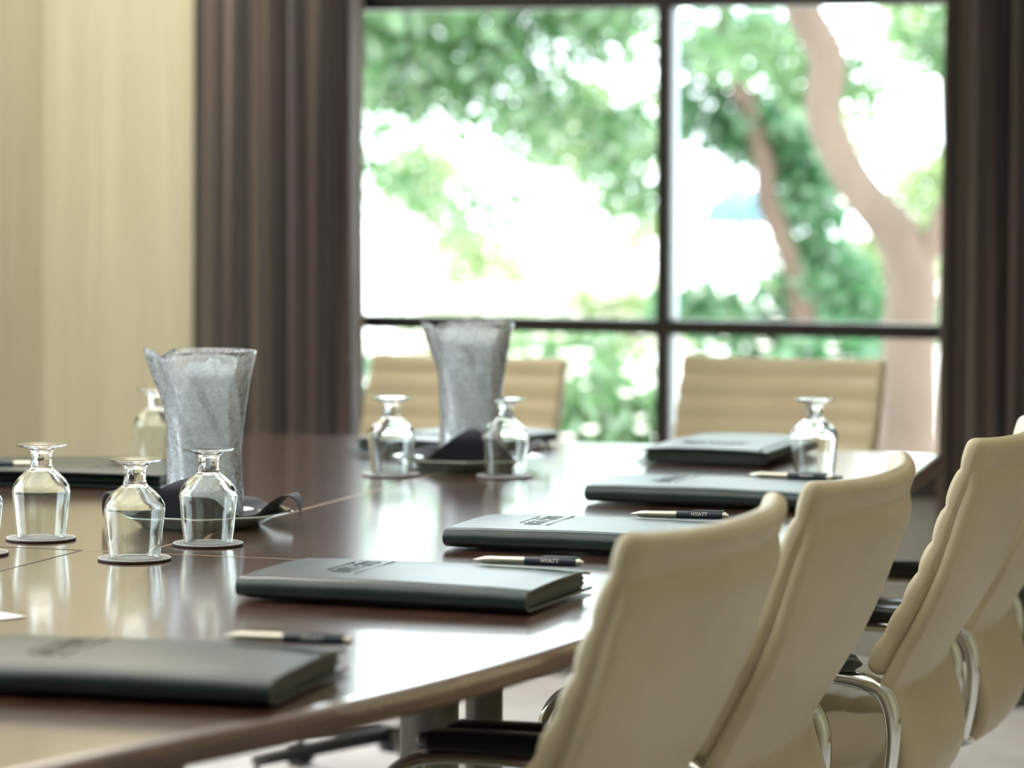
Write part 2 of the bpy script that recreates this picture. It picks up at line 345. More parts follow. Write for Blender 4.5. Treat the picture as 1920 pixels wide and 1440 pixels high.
# ------------------------------------------------------------------ chairs
# local frame: +x rear, y lateral, z up, origin on the floor under the column
IZ = [(.378, .881), (.367, .852), (.351, .815), (.330, .76), (.306, .71), (.276, .66), (.246, .615), (.230, .585), (.230, .56), (.241, .52), (.248, .485), (.247, .455), (.232, .432), (.195, .420), (.12, .416), (.02, .415), (-.08, .414), (-.17, .412), (-.215, .408)]
def sagf(z): return .012+.022*smoothstep(.50, .84, z)
def slab(path, halfw, th, side, sag=None, puff=None, n_side=22, rr=.010, dome=0.):
    """closed upholstered slab following a centre path in x-z. side=+1 rear of path, -1 front of path, 0 centred"""
    P = [Vector((x, 0, z)) for x, z in path]; rings = []; m = len(P)
    arc = [0.]
    for i in range(1, m): arc.append(arc[-1]+(P[i]-P[i-1]).length)
    def section(i, ht, hw, shift=Vector((0, 0, 0))):
        t = (P[min(i+1, m-1)]-P[max(i-1, 0)]).normalized(); nrm = Vector((-t.z, 0, t.x))        # heading down the path: normal points rear/below
        if nrm.x < 0 and abs(t.z) > .5: nrm = -nrm
        if abs(t.z) <= .5 and nrm.z > 0: nrm = -nrm
        c = P[i]+nrm*(side*th/2)+shift; ring = []
        pf = puff(arc[i]) if puff else 0
        r_ = min(rr, ht*.98)
        pts = []
        N = n_side
        for k in range(N+1):   # rear face, -y to +y
            pts.append((-hw+r_+(2*hw-2*r_)*k/N, ht, 0))
        for k in range(1, 6): a = PI/2*(1-k/6); pts.append((hw-r_+r_*math.cos(a), ht-r_+r_*math.sin(a), 0))
        for k in range(0, 6): a = -PI/2*k/6; pts.append((hw-r_+r_*math.cos(a), -ht+r_+r_*math.sin(a), 0))
        for k in range(N+1): pts.append((hw-r_-(2*hw-2*r_)*k/N, -ht, 1))
        for k in range(1, 6): a = -PI/2-PI/2*k/6; pts.append((-hw+r_+r_*math.cos(a), -ht+r_+r_*math.sin(a), 0))
        for k in range(0, 6): a = PI-PI/2*k/6; pts.append((-hw+r_+r_*math.cos(a), ht-r_+r_*math.sin(a), 0))
        for y, q, fr in pts:
            u = abs(y)/max(hw, 1e-5); off = 0
            if q < 0: off = -pf*(-q/ht)
            yy = y + (pf*.5*(1 if y > 0 else -1) if (u > .93 and q < ht*.5) else 0)
            if q > 0 and dome: off = dome*(1-u**4)
            v = c+nrm*(q+off)+Vector((0, yy, 0))
            if sag:
                v.x -= sag(v.z)*min(1.15, (abs(y)/.215)**2.2)
                v.z += .005*smoothstep(.80, .88, v.z)*min(1.1, (abs(y)/.215)**3)
            ring.append(v)
        return ring
    ht = th/2
    hw = lambda i: halfw(P[i].x, P[i].z) if callable(halfw) else halfw
    t0 = (P[0]-P[1]).normalized(); t1 = (P[-1]-P[-2]).normalized()
    for k in range(6):
        a = PI/2*(1-k/6.0); s_, c_ = math.sin(a), math.cos(a)
        rings.append(section(0, max(ht*c_, .0006), hw(0)-ht*.9*(1-c_), t0*ht*s_))
    for i in range(m): rings.append(section(i, ht, hw(i)))
    for k in range(1, 7):
        a = PI/2*k/6.0; s_, c_ = math.sin(a), math.cos(a)
        rings.append(section(m-1, max(ht*c_, .0006), hw(m-1)-ht*1.2*(1-c_), t1*ht*s_))
    b = MB(); b.rings(rings); return b
def bw(x, z):  # half width of the back
    return interp([.40, .46, .56, .62, .72, .80, .85, .875], [.205, .212, .212, .215, .222, .224, .224, .224], z)
FULL = spline(IZ, 6)
def rib(pitch, h, ph=0.):
    return lambda s: h*(abs(math.sin(PI*(s+ph)/pitch))**.45)-h*.55
def arm(parent, s):
    y = s*.238
    path = spline([(.222, y, .43), (.233, y, .48), (.236, y, .53), (.228, y, .568), (.205, y, .586), (.15, y, .594), (.05, y, .596), (-.05, y, .594), (-.10, y, .580), (-.125, y, .545), (-.125, y, .49), (-.11, y, .445), (-.08, y, .425)], 6)
    prof = []
    for k in range(16):
        a = 2*PI*k/16; cx, sy = math.cos(a), math.sin(a)
        prof.append((.016*math.copysign(abs(cx)**.6, cx), .0085*math.copysign(abs(sy)**.6, sy)))
    b = MB(); pts = [Vector(p) for p in path]; rings = []
    for i, p in enumerate(pts):
        t = (pts[min(i+1, len(pts)-1)]-pts[max(i-1, 0)]).normalized(); sd_ = Vector((0, 1, 0)); up = t.cross(sd_).normalized()
        k_ = 1.0+.25*smoothstep(.50, .57, p.z)*smoothstep(.14, .22, p.x)
        rings.append([p+sd_*a*1.0+up*q*k_ for a, q in prof])
    b.rings(rings)
    for x_ in (.222, -.085): b.box(x_-.012, x_+.012, min(y, s*.20), max(y, s*.20), .418, .430, .002)
    fr = b.build('armrest_frame', M['chrome'], parent, ang=60)
    b = MB(); rings = []; L0, L1 = -.085, .195
    for k in range(25):
        u = k/24; x_ = L0+(L1-L0)*u; e = min(u, 1-u)*(L1-L0)
        sc_ = math.sqrt(max(0.02, 1-(1-min(1, e/.020))**2))
        ring = []
        for q in range(20):
            a = 2*PI*q/20; cx, sy = math.cos(a), math.sin(a)
            ring.append((x_, y+.0225*sc_*math.copysign(abs(cx)**.65, cx), .6135+.0115*sc_*math.copysign(abs(sy)**.65, sy)-.003*(u-.5)**2*4))
        rings.append(ring)
    b.rings(rings); b.build('arm_pad', M['black'], parent, ang=60)
def make_chair(lift=0., base_rot=0.):
    t = empty('office_chair', (0, 0, 0))
    parts0 = set(D.objects)
    sh = slab([(x-.002-.013*smoothstep(.835, .868, z), z) for x, z in FULL if z < .870 or x < .2], lambda x, z: bw(x, z)-.001, .018, +1, sagf, rr=.0085, dome=.004); sh.build('back_shell', M['leather'], t, ang=70)
    front = [(x, z) for x, z in FULL if z > .595 and x > .2]
    cu = slab([(x+.007*smoothstep(.66, .84, z), z) for x, z in front], lambda x, z: bw(x, z)+.0005, .026, -1, sagf, rib(.050, .0058, .02), rr=.012); bc = cu.build('back_cushion', M['leather'], t, ang=70)
    for s in (-1, 1):                                           # stitching along both side seams
        b = MB(); arcl = 0; last = None
        for i in range(len(front)*5-5):
            a, c = front[i//5], front[i//5+1]; u = (i % 5)/5; x_, z_ = a[0]+(c[0]-a[0])*u, a[1]+(c[1]-a[1])*u
            if last and math.hypot(x_-last[0], z_-last[1]) < .0046: continue
            last = (x_, z_); y_ = s*(bw(x_, z_)+.0004); xs = x_-.003-sagf(z_)*min(1.15, (abs(y_)/.215)**2.2)
            b.box(xs-.0005, xs+.0005, y_-.0008, y_+.0008, z_-.0015, z_+.0015)
        tag(b.build('stitching', M['stitch'], bc, smooth=False))
    sp = [(.205, .447), (.15, .449), (.08, .4495), (0, .4495), (-.08, .449), (-.15, .447), (-.20, .441), (-.235, .430), (-.252, .418)]
    sp = spline(sp, 5)
    # seat slab: path normal points down, so side 0 centres it
    b = slab(sp, .218, .046, 0, None, rib(.052, .006), rr=.018); b.build('seat', M['leather'], t, ang=70)
    for s in (-1, 1): arm(t, s)
    b = MB(); b.box(-.10, .12, -.07, .07, .372, .398, .006); b.build('tilt_mechanism', M['black'], t)
    for o in [o for o in D.objects if o not in parts0 and o.parent is t]:
        o.location.z = lift
    b = MB(); b.lathe([(.03, .12), (.03, .25), (.018, .25), (.018, .375+lift)], 24); b.build('gas_column', M['chrome'], t)
    b = MB(); b.lathe([(.0001, .075), (.045, .075), (.05, .10), (.04, .125), (.0001, .125)], 24); b.build('hub', M['black'], t)
    for k in range(5):
        a = base_rot+2*PI*k/5; d = Vector((math.cos(a), math.sin(a), 0)); q = Vector((-d.y, d.x, 0)); rings = []
        for u in [i/8 for i in range(9)]:
            p = d*(.03+.29*u)+Vector((0, 0, .112-.036*u)); w_ = .026-.009*u; h_ = .013-.004*u
            rings.append([p+q*w_*x_+Vector((0, 0, h_*z_)) for x_, z_ in ((-1, -1), (1, -1), (1, .4), (.5, 1), (-.5, 1), (-1, .4))])
        b = MB(); b.rings(rings); lg = b.build('base_spoke', M['black'], t)
        c = d*.315; b = MB()
        for s in (-1, 1):
            rings = [[c+q*(s*(.004+.018*e))+Vector((d.x*math.cos(g)*.024, d.y*math.cos(g)*.024, .025+math.sin(g)*.024)) for g in [2*PI*j/18 for j in range(18)]] for e in (0, .15, .85, 1)]
            b.rings(rings)
        b.tube([c+Vector((0, 0, .03)), c+Vector((0, 0, .075))], .006, 8); b.build('caster', M['black'], lg)
    return t
c3 = make_chair(0., .35)
c3.location = (-1.008, 4.30, 0)
tag(c3, 'cream leather chair in sharp focus, its ribbed edge and black arm pad in full view', 'chair', 'cream chairs along the right side of the table')
for loc, rz, lab in (((-1.110, 3.115, 0), R(-5), 'cream leather office chair nearest to the camera, blurred, at the bottom centre'),
                     ((-1.070, 3.655, 0), R(-2), 'cream leather office chair standing directly behind the nearest blurred chair'),
                     ((-1.0, 4.845, 0), R(1), 'cream leather office chair at the right picture edge, cut off by the frame')):
    tag(dup(c3, loc, rz), lab, 'chair', 'cream chairs along the right side of the table')
cf = make_chair(-.045, 1.17)
cf.location = (-2.175, 6.13, 0); cf.rotation_euler = (0, 0, R(85))
tag(cf, 'tan ribbed office chair behind the far water pitcher, in front of the window', 'chair', 'chairs at the far end of the table')
tag(dup(cf, (-1.537, 6.33, 0), R(85)), 'tan ribbed office chair at the far table end, right of the window mullion', 'chair', 'chairs at the far end of the table')

# ------------------------------------------------------------------ portfolios
def textmesh(s, size, ext, sx=1.0):
    c = D.curves.new('t', 'FONT'); c.body = s; c.size = size; c.extrude = ext; c.align_x = 'CENTER'; c.align_y = 'CENTER'; c.resolution_u = 3
    o = D.objects.new('t', c); COL.objects.link(o); bpy.context.view_layer.update()
    me = D.meshes.new_from_object(o.evaluated_get(bpy.context.evaluated_depsgraph_get())); D.objects.remove(o); D.curves.remove(c)
    return me
FL, FD, FT = .350, .236, .029
def folio_section():
    """outer cover line in (y,z): rear bottom -> spine -> rear top"""
    pts = [(FD+.004, .0030), (FD*.7, .0030), (FD*.3, .0030), (.020, .0030)]
    for k in range(1, 12):
        a = -PI/2-PI*k/12; pts.append((.0165+.0150*math.cos(a), FT/2+.002+(FT/2-.0025)*math.sin(a)))
    pts += [(.0175, FT-.0002), (.0205, FT-.0024), (.0225, FT-.0026), (.0255, FT-.0001), (.06, FT+.0012), (.12, FT+.0018), (.18, FT+.0010), (.215, FT-.0010), (FD-.003, FT-.0045)]
    return pts
def make_folio():
    root = empty('leather_portfolio', (0, 0, TZ)); sec = folio_section(); th = .0028; n = len(sec)
    inner = []
    for i, p in enumerate(sec):
        a, c = Vector(sec[max(i-1, 0)]), Vector(sec[min(i+1, n-1)]); t = (c-a).normalized(); inner.append((p[0]+t.y*th, p[1]-t.x*th))
    rings = []; m = 30
    for i in range(m+1):
        u = i/m; x = -FL/2+FL*u; e = min(u, 1-u)*FL; k = 1-.35*(1-min(1, e/.012))**2
        droop = .0018*(1-smoothstep(0, .05, e))+.0006*math.sin(9*u)
        ring = []
        for (y, z) in sec+inner[::-1]:
            zz = z-(droop*max(0, (z/FT)) if z > .01 else 0)
            yy = y+(1-k)*.004*(1 if y < .02 else -1)*(1 if z > .004 else .6)
            ring.append((x, yy-FD/2, zz))
        rings.append(ring)
    b = MB(); b.rings(rings); b.build('cover', M['folio'], root, ang=35)
    # lining and page block, rear edge in soft folds
    yz = [(.012, .0065), (.008, .012), (.008, .018), (.012, .0235), (.10, .0270), (FD-.022, .0258), (FD-.010, .0235), (FD-.017, .0205), (FD-.009, .0175), (FD-.016, .0145), (FD-.008, .0115), (FD-.015, .0085), (FD-.02, .0062)]
    b = MB(); b.rings([[(x, y-FD/2, z-.0003) for y, z in yz] for x in (-FL/2+.006, -FL/2+.008, 0, FL/2-.008, FL/2-.006)]); b.build('inner_gusset', M['folio_in'], root, ang=50)
    for s in (-1, 1):
        b = MB(); b.tube([(s*(FL/2-.0055), y-FD/2, z) for y, z in [(.20, .0225), (.06, .0235), (.024, .0215), (.0165, .015), (.024, .0095), (.06, .0082), (.20, .0080)]], .0016, 8)
        b.build('page_edge', M['folio_in'], root)
    me = textmesh('HYATT', .034, .0004); o = link('embossed_logo', me, M['emboss'], root)
    o.location = (-.075, .01, FT+.0016); o.rotation_euler = (0, 0, R(90)); tag(o, 'embossed lettering')
    b = MB(); b.box(-.055, -.053, -.05, .07, FT+.0008, FT+.0022); b.box(-.097, -.096, -.03, .05, FT+.0008, FT+.0018); b.build('embossed_line', M['emboss'], root, smooth=False)
    return root
fo = make_folio()
FR = R(-2.5)
folios = [((-1.262, 2.796), R(3), 'dark leather portfolio lying nearest to the camera, blurred, at the bottom left'),
          ((-1.221, 3.487), R(-2), 'dark green leather portfolio in sharp focus in the centre foreground of the table'),
          ((-1.165, 4.050), R(-1), 'dark leather portfolio half hidden behind the nearest cream chair'),
          ((-1.155, 4.680), R(-3), 'dark leather portfolio lying behind the second cream chair, before the far goblet'),
          ((-1.322, 5.440), R(88), 'dark leather portfolio at the far table end, before the tan chair right of the mullion'),
          ((-1.825, 5.435), R(80), 'dark leather portfolio at the far table end, behind the far water pitcher'),
          ((-2.195, 4.645), R(186), 'dark leather portfolio at the left table edge, behind the foreground goblets')]
FS = []
for i, ((x, y), rz, lab) in enumerate(folios):
    o = fo if i == 0 else dup(fo, (x, y, TZ+.0004), rz); o.location = (x, y, TZ+.0004); o.rotation_euler = (0, 0, rz)
    tag(o, lab, 'portfolio', 'leather portfolios laid out on the table'); FS.append(o)

# pens --------------------------------------------------------------------------
def make_pen():
    root = empty('ballpoint_pen', (0, 0, 0)); r_ = .0048
    def lx(prof, name, m):
        rings = [[(x, q*math.cos(a), q*math.sin(a)) for a in [2*PI*k/20 for k in range(20)]] for x, q in prof]
        b = MB(); b.rings(rings); return b.build(name, m, root, ang=50)
    lx([(-.0665, .0006), (-.064, .0008), (-.0625, .0016), (-.056, .0032), (-.052, .0042), (-.046, .0046), (-.046, .0050), (-.044, .0050), (-.044, .0046), (-.004, .0050)], 'silver_barrel', M['silver'])
    lx([(-.004, .0051), (.02, .0053), (.052, .0053), (.058, .0052)], 'dark_barrel', M['navy'])
    lx([(.058, .0048), (.0625, .0048), (.0625, .0030), (.0655, .0028), (.0660, .0016)], 'push_cap', M['silver'])
    b = MB(); b.box(.018, .060, -.0016, .0016, .0057, .0066, .0004); b.box(.054, .060, -.0016, .0016, .0045, .0060); b.build('clip', M['navy'], root)
    me = textmesh('HYATT', .0068, .0002); o = link('print', me, M['white'], root); o.location = (.027, -.0052, .0018); o.rotation_euler = (R(70), 0, 0)
    tag(o, 'white printed lettering')
    return root
pn = make_pen()
pz = TZ+FT+.0073
pens = [((-1.113, 3.578, pz-.001), R(4), 'silver and navy ballpoint pen in focus, lying on the centre foreground portfolio', None),
        ((-1.144, 2.893, pz-.0005), R(4), 'blurred silver and navy ballpoint pen lying on the portfolio nearest to the camera', None),
        ((-1.078, 4.145, pz-.001), R(8), 'silver and navy ballpoint pen lying on the portfolio behind the nearest cream chair', None),
        ((-1.066, 4.768, pz-.0025), R(-6), 'dark-tipped ballpoint pen lying on the portfolio before the far right goblet', None),
        ((-2.270, 4.560, pz-.0045), R(192), 'pale blurred ballpoint pen lying on the portfolio at the left table edge', None)]
for i, (loc, rz, lab, _) in enumerate(pens):
    o = pn if i == 0 else dup(pn, loc, rz); o.location = loc; o.rotation_euler = (0, 0, rz)
    tag(o, lab, 'pen', 'ballpoint pens on the portfolios')

# ------------------------------------------------------------------ goblets on coasters
def make_goblet():
    outer = [(.0315, 0), (.0322, .0015), (.0345, .020), (.0362, .038), (.0378, .052), (.0385, .0605), (.0380, .066), (.0352, .0725), (.0300, .0790), (.0238, .0850), (.0190, .0890), (.0158, .0920), (.0146, .0955), (.0139, .1010), (.0136, .1060), (.0141, .1110), (.0165, .1155), (.0225, .1185), (.0300, .1205), (.0330, .1216), (.0334, .1228), (.0322, .1236), (.020, .1226), (.008, .1216), (.0001, .1214)]
    inner = [(.0001, .0905), (.006, .0900), (.0105, .0880), (.0160, .0842), (.0215, .0795), (.0280, .0740), (.0330, .0690), (.0358, .0640), (.0364, .0600), (.0358, .052), (.0343, .038), (.0327, .020), (.0306, .0015), (.0308, 0)]
    out = spline(outer, 3); inn = spline(inner, 3)
    prof = inn+out            # from bowl pole down the inside, round the rim, up the outside to the foot
    b = MB(); n = 56
    rings = [[(max(r_, .0001)*math.cos(2*PI*k/n), max(r_, .0001)*math.sin(2*PI*k/n), z) for k in range(n)] for r_, z in prof]
    b.rings(rings); return b
gb = make_goblet()
goblet = gb.build('water_goblet', M['glass'], ang=80)
def make_coaster():
    r_ = empty('coaster', (0, 0, 0))
    b = MB(); b.lathe([(.0001, 0), (.0455, 0), (.0466, .0008), (.0466, .0024), (.046, .0029), (.0001, .0029)], 64); b.build('base', M['coaster_edge'], r_, ang=50)
    b = MB(); b.lathe([(.0001, .0029), (.0440, .0029), (.0448, .0033), (.0456, .0035), (.0460, .0031), (.0460, .0029), (.0445, .0028), (.0001, .0028)][:6], 64); b.build('top', M['coaster'], r_, ang=50)
    return r_
coaster = make_coaster()
gob = [((-1.673, 3.706), 'upside-down glass goblet in focus, standing nearest to the camera'),
       ((-1.651, 3.890), 'upside-down glass goblet directly before the near pitcher'),
       ((-1.884, 3.872), 'upside-down glass goblet at the left, before the left portfolio'),
       ((-1.892, 3.690), 'upside-down glass goblet cut off by the left picture edge'),
       ((-1.760, 4.905), 'blurred upside-down goblet at the far table end, left of the far pitcher'),
       ((-1.578, 4.943), 'blurred upside-down goblet before the far pitcher, on its right'),
       ((-1.105, 5.119), 'blurred upside-down goblet at the far right, before the tan chair'),
       ((-2.203, 4.966), 'blurred goblet mostly hidden behind the near water pitcher')]
for i, ((x, y), lab) in enumerate(gob):
    g = goblet if i == 0 else dup(goblet, (0, 0, 0)); g.location = (x, y, TZ+.0038); g.rotation_euler = (0, 0, i*.7)
    tag(g, lab, 'glass', 'upside-down water goblets')
    c = coaster if i == 0 else dup(coaster, (0, 0, 0)); c.location = (x, y, TZ+.0003)
    tag(c, 'round grey coaster under the '+lab.replace('upside-down ', '').replace('blurred ', '').replace('glass ', '').replace('standing ', ''), 'coaster', 'round coasters under the goblets')

# ------------------------------------------------------------------ plates, napkins, pitchers
def make_plate():
    b = MB(); n = 64
    prof = [(.0001, .004), (.072, .004), (.080, .006), (.098, .0145), (.122, .0195), (.1265, .0205), (.1275, .0190), (.122, .0165), (.100, .0105), (.083, .0015), (.080, 0), (.076, .0), (.074, .002), (.0001, .002)]
    rings = []
    for r_, z in prof:
        ring = []
        for k in range(n):
            a = 2*PI*k/n; oct_ = math.cos(PI/8)/math.cos(((a+PI/8) % (PI/4))-PI/8); q = r_*(1+(oct_-1)*.75*smoothstep(.07, .11, r_))
            ring.append((q*math.cos(a), q*math.sin(a), z))
        rings.append(ring)
    b.rings(rings); return b.build('plate', M['plate'], ang=45)
def make_napkin(cr, name='napkin'):
    """square cloth folded flat on the plate, corners falling in soft curls; cr = per-corner curl"""
    n = 44; S = .118; vv = []; ff = []
    for side in (0, 1):
        for i in range(n+1):
            for j in range(n+1):
                u, v = (i/n*2-1), (j/n*2-1); x, y = u*S, v*S; r_ = math.hypot(x, y)
                z = .0062+.0148*smoothstep(.072, .122, r_)
                cor = max(0, abs(u)+abs(v)-1.12)/.88                  # 0 away from corners, 1 at the tip
                k = (0 if u > 0 else 1) if v > 0 else (3 if u > 0 else 2)
                up, dn, pull = cr[k]
                z += up*math.sin(min(1, cor)*PI*.62)+dn*cor**2.2
                z += .0015*math.sin(40*x+3*y)*smoothstep(.06, .12, r_)
                s_ = (1-pull*(cor**3 if k != 2 else cor**2))*min(1, (.172/max(r_, 1e-6))**.8)
                vv.append((x*s_, y*s_, z+side*.0016))
    m_ = (n+1)**2
    for i in range(n):
        for j in range(n):
            a = i*(n+1)+j; ff.append((a, a+1, a+n+2, a+n+1)); c = a+m_; ff.append((c, c+n+1, c+n+2, c+1))
    for i in range(n):
        for a, c in ((i, i+1), (n*(n+1)+i, n*(n+1)+i+1), (i*(n+1), (i+1)*(n+1)), (i*(n+1)+n, (i+1)*(n+1)+n)): ff.append((a, c, c+m_, a+m_))
    return mk(name, vv, ff, M['napkin'], ang=80)
PR = [(0, .0545), (.012, .0555), (.03, .0540), (.06, .0520), (.09, .0518), (.12, .0535), (.15, .0570), (.18, .0620), (.205, .0670), (.232, .0720)]
def prad(z): return interp([p[0] for p in PR], [p[1] for p in PR], z)
def make_pitcher():
    root = empty('water_pitcher', (0, 0, 0)); n = 72; rings = []
    H_ = .232
    def ring(z, inset, topf=1.):
        r0 = prad(z); ring = []
        for k in range(n):
            a = 2*PI*k/n; d = math.atan2(math.sin(a-PI), math.cos(a-PI))       # spout at local -x
            sp = math.exp(-(d/.30)**2); dip = math.exp(-((abs(d)-.62)/.22)**2)
            f = smoothstep(.15, H_, z)
            rr_ = r0-inset+f*.014*sp; zz = z+f*(.004*sp-.010*dip)
            rr_ += .0007*math.sin(7*a+60*z)
            ring.append((rr_*math.cos(a), rr_*math.sin(a), zz))
        return ring
    zs = [H_*i/28 for i in range(29)]
    outer = [ring(z, 0) for z in zs]; inner = [ring(z, .0032) for z in zs if z >= .012]
    b = MB()
    pole = [(0.0001*math.cos(2*PI*k/n), 0.0001*math.sin(2*PI*k/n), 0) for k in range(n)]
    pol2 = [(x, y, .012) for x, y, z in pole]
    lip = [(x*.985, y*.985, z+.0012) for x, y, z in outer[-1]]
    b.rings([pole]+outer+[lip]+inner[::-1]+[pol2]); b.build('pitcher_glass', M['frost'], root, ang=70)
    return root
def make_icewater(seed):
    rnd = random.Random(seed); b = MB(); n = 48
    prof = [(.0001, .0125)]+[(prad(z)-.0036, z) for z in [.0128+.0075*i for i in range(26)]]; zt = prof[-1][1]; prof.append((.0001, zt))
    b.lathe(prof, n); k0 = len(b.f)
    for i in range(14):
        a, q = rnd.uniform(0, 2*PI), rnd.uniform(0, .043); z = rnd.uniform(zt-.002, zt+.008); s = rnd.uniform(.008, .012)
        bm = bmesh.new(); bmesh.ops.create_cube(bm, size=2*s); bmesh.ops.bevel(bm, geom=bm.edges[:], offset=s*.35, segments=2, affect='EDGES')
        mt = Matrix.Translation((q*math.cos(a), q*math.sin(a), z)) @ Matrix.Rotation(rnd.uniform(0, 3), 4, (rnd.random(), rnd.random(), rnd.random()+.1))
        bm.transform(mt); bm.verts.index_update(); b.add([v.co[:] for v in bm.verts], [[v.index for v in f.verts] for f in bm.faces]); bm.free()
    return b.build('ice_water', M['icewater'], ang=50)
plate = make_plate(); pitch = make_pitcher()
# corner order (+,+) (-,+) (-,-) (+,-); each: rise, drop, pull-in
napA = make_napkin([(.012, -.020, 0.), (.040, -.054, .15), (.040, .010, .62), (.040, -.050, .18)])
sets = [((-1.757, 4.120), 'near', 'octagonal sage green plate under the near water pitcher', 'dark navy cloth napkin with curled corners under the near pitcher', 'frosted glass water pitcher nearer to the camera, before the beige wall', 'cloudy ice water inside the near pitcher'),
        ((-1.690, 5.085), 'far', 'octagonal green plate under the far water pitcher', 'dark cloth napkin with a raised corner under the far pitcher', 'frosted glass water pitcher at the far table end, before the window', 'cloudy ice water inside the far pitcher')]
for i, ((x, y), _, lp, ln, lg, li) in enumerate(sets):
    p = plate if i == 0 else dup(plate, (0, 0, 0)); p.location = (x, y, TZ+.0004); p.rotation_euler = (0, 0, R(17.6+22)); tag(p, lp, 'plate', 'plates under the water pitchers')
    nk = napA if i == 0 else dup(napA, (0, 0, 0)); nk.location = (x, y, TZ+.0004); nk.rotation_euler = (0, 0, R(17.6+45-8 if i == 0 else 17.6+45+6)); tag(nk, ln, 'napkin', 'dark napkins under the water pitchers')
    pt = pitch if i == 0 else dup(pitch, (0, 0, 0)); px_, py_ = x+(-.002 if i == 0 else .003), y+.01; pt.location = (px_, py_, TZ+.0090); pt.rotation_euler = (0, 0, R(17.6+10)); tag(pt, lg, 'pitcher', 'frosted water pitchers')
    iw = make_icewater(4+i); iw.location = (px_, py_, TZ+.0091); tag(iw, li, 'water', kind='stuff')
# paper corner at the left picture edge
b = MB(); b.box(-.05, .05, -.07, .07, 0, .0012); o = b.build('note_card', M['paper'], smooth=False); o.location = (-1.640, 3.140, TZ+.0004); o.rotation_euler = (0, 0, R(-28))
tag(o, 'white paper card lying at the left picture edge beside the nearest portfolio', 'paper')

# ------------------------------------------------------------------ the garden
b = MB(); b.box(-40, 30, YW+.2, 80, -.35, -.25); tag(b.build('ground_outside', M['pave'], smooth=False), kind='structure')
def leaves(blobs, size, seed):
    """blobs: (x,y,z, rx,ry,rz, count)"""
    g = np.random.default_rng(seed); V = []; 
    for (x, y, z, rx, ry, rz, cnt) in blobs:
        d = g.normal(size=(cnt, 3)); d /= np.linalg.norm(d, axis=1)[:, None]; rad = g.uniform(.25, 1, cnt)**.55
        # clumps: pull leaves toward a few sub centres
        k = max(3, cnt//90); cc = g.normal(size=(k, 3)); cc /= np.linalg.norm(cc, axis=1)[:, None]; cc *= g.uniform(.3, .95, (k, 1))
        p = d*rad[:, None]; idx = g.integers(0, k, cnt); p = p*.62+cc[idx]*.45
        p = p*np.array([rx, ry, rz])+np.array([x, y, z])
        a = g.normal(size=(cnt, 3)); a /= np.linalg.norm(a, axis=1)[:, None]; q = np.cross(a, g.normal(size=(cnt, 3))); q /= np.linalg.norm(q, axis=1)[:, None]
        s = g.uniform(.6, 1.3, cnt)[:, None]*size
        V.append(np.stack([p-a*s, p+q*s*.42+a*s*.1, p+a*s, p-q*s*.42+a*s*.1], 1))
    V = np.concatenate(V).reshape(-1, 3); n = len(V)//4
    me = D.meshes.new('leaves'); me.vertices.add(4*n); me.vertices.foreach_set('co', V.ravel().astype(np.float32))
    me.loops.add(4*n); me.loops.foreach_set('vertex_index', np.arange(4*n, dtype=np.int32))
    me.polygons.add(n); me.polygons.foreach_set('loop_start', np.arange(0, 4*n, 4, dtype=np.int32)); me.update(calc_edges=True)
    return me
def branch(b, pts, rads, n=14):
    sp = spline([(*p, r_) for p, r_ in zip(pts, rads)], 6); b.tube([s[:3] for s in sp], [s[3] for s in sp], n)
def tree(loc, limbs, blobs, leafm, barkm, size, seed, label, group='garden trees'):
    t = empty('tree', loc); tag(t, label, 'tree', group); x0, y0, z0 = loc
    b = MB()
    for pts, rads in limbs: branch(b, [(x-x0, y-y0, z-z0) for x, y, z in pts], rads)
    b.build('trunk', barkm, t, ang=80)
    me = leaves([(x-x0, y-y0, z-z0, *r_) for x, y, z, *r_ in blobs], size, seed); link('foliage', me, leafm, t)
    return t
G0 = -.25
tree((-2.05, 11, G0), [
    ([(-2.03, 11, G0-.05), (-2.045, 11, .27), (-2.04, 11, .46), (-2.04, 11, .72), (-2.035, 11, .90), (-2.085, 11, 1.05), (-2.225, 11, 1.217), (-2.345, 11, 1.459), (-2.335, 11, 1.664), (-2.42, 11, 1.833), (-2.52, 11.05, 2.1), (-2.66, 11.2, 2.5), (-2.75, 11.3, 3.0)], [.13, .11, .10, .095, .092, .082, .068, .064, .066, .064, .058, .05, .035]),
    ([(-2.04, 11, .88), (-1.985, 11, .98), (-1.91, 11, 1.13), (-1.86, 11, 1.30), (-1.78, 11.05, 1.6), (-1.6, 11.1, 2.1), (-1.5, 11.2, 2.7)], [.05, .045, .042, .040, .038, .035, .03])],
    [(-2.0, 11.6, 2.25, .9, .7, .50, 2000), (-2.9, 11.4, 2.55, .9, .7, .6, 1900), (-1.95, 11.9, 1.78, .45, .4, .22, 420), (-2.45, 11.9, 1.62, .36, .3, .26, 330), (-2.80, 11.8, 1.74, .40, .4, .22, 300)],
    M['leaf'], M['bark'], .042, 21, 'tree with a thick curved pale brown trunk forking in the right window pane')
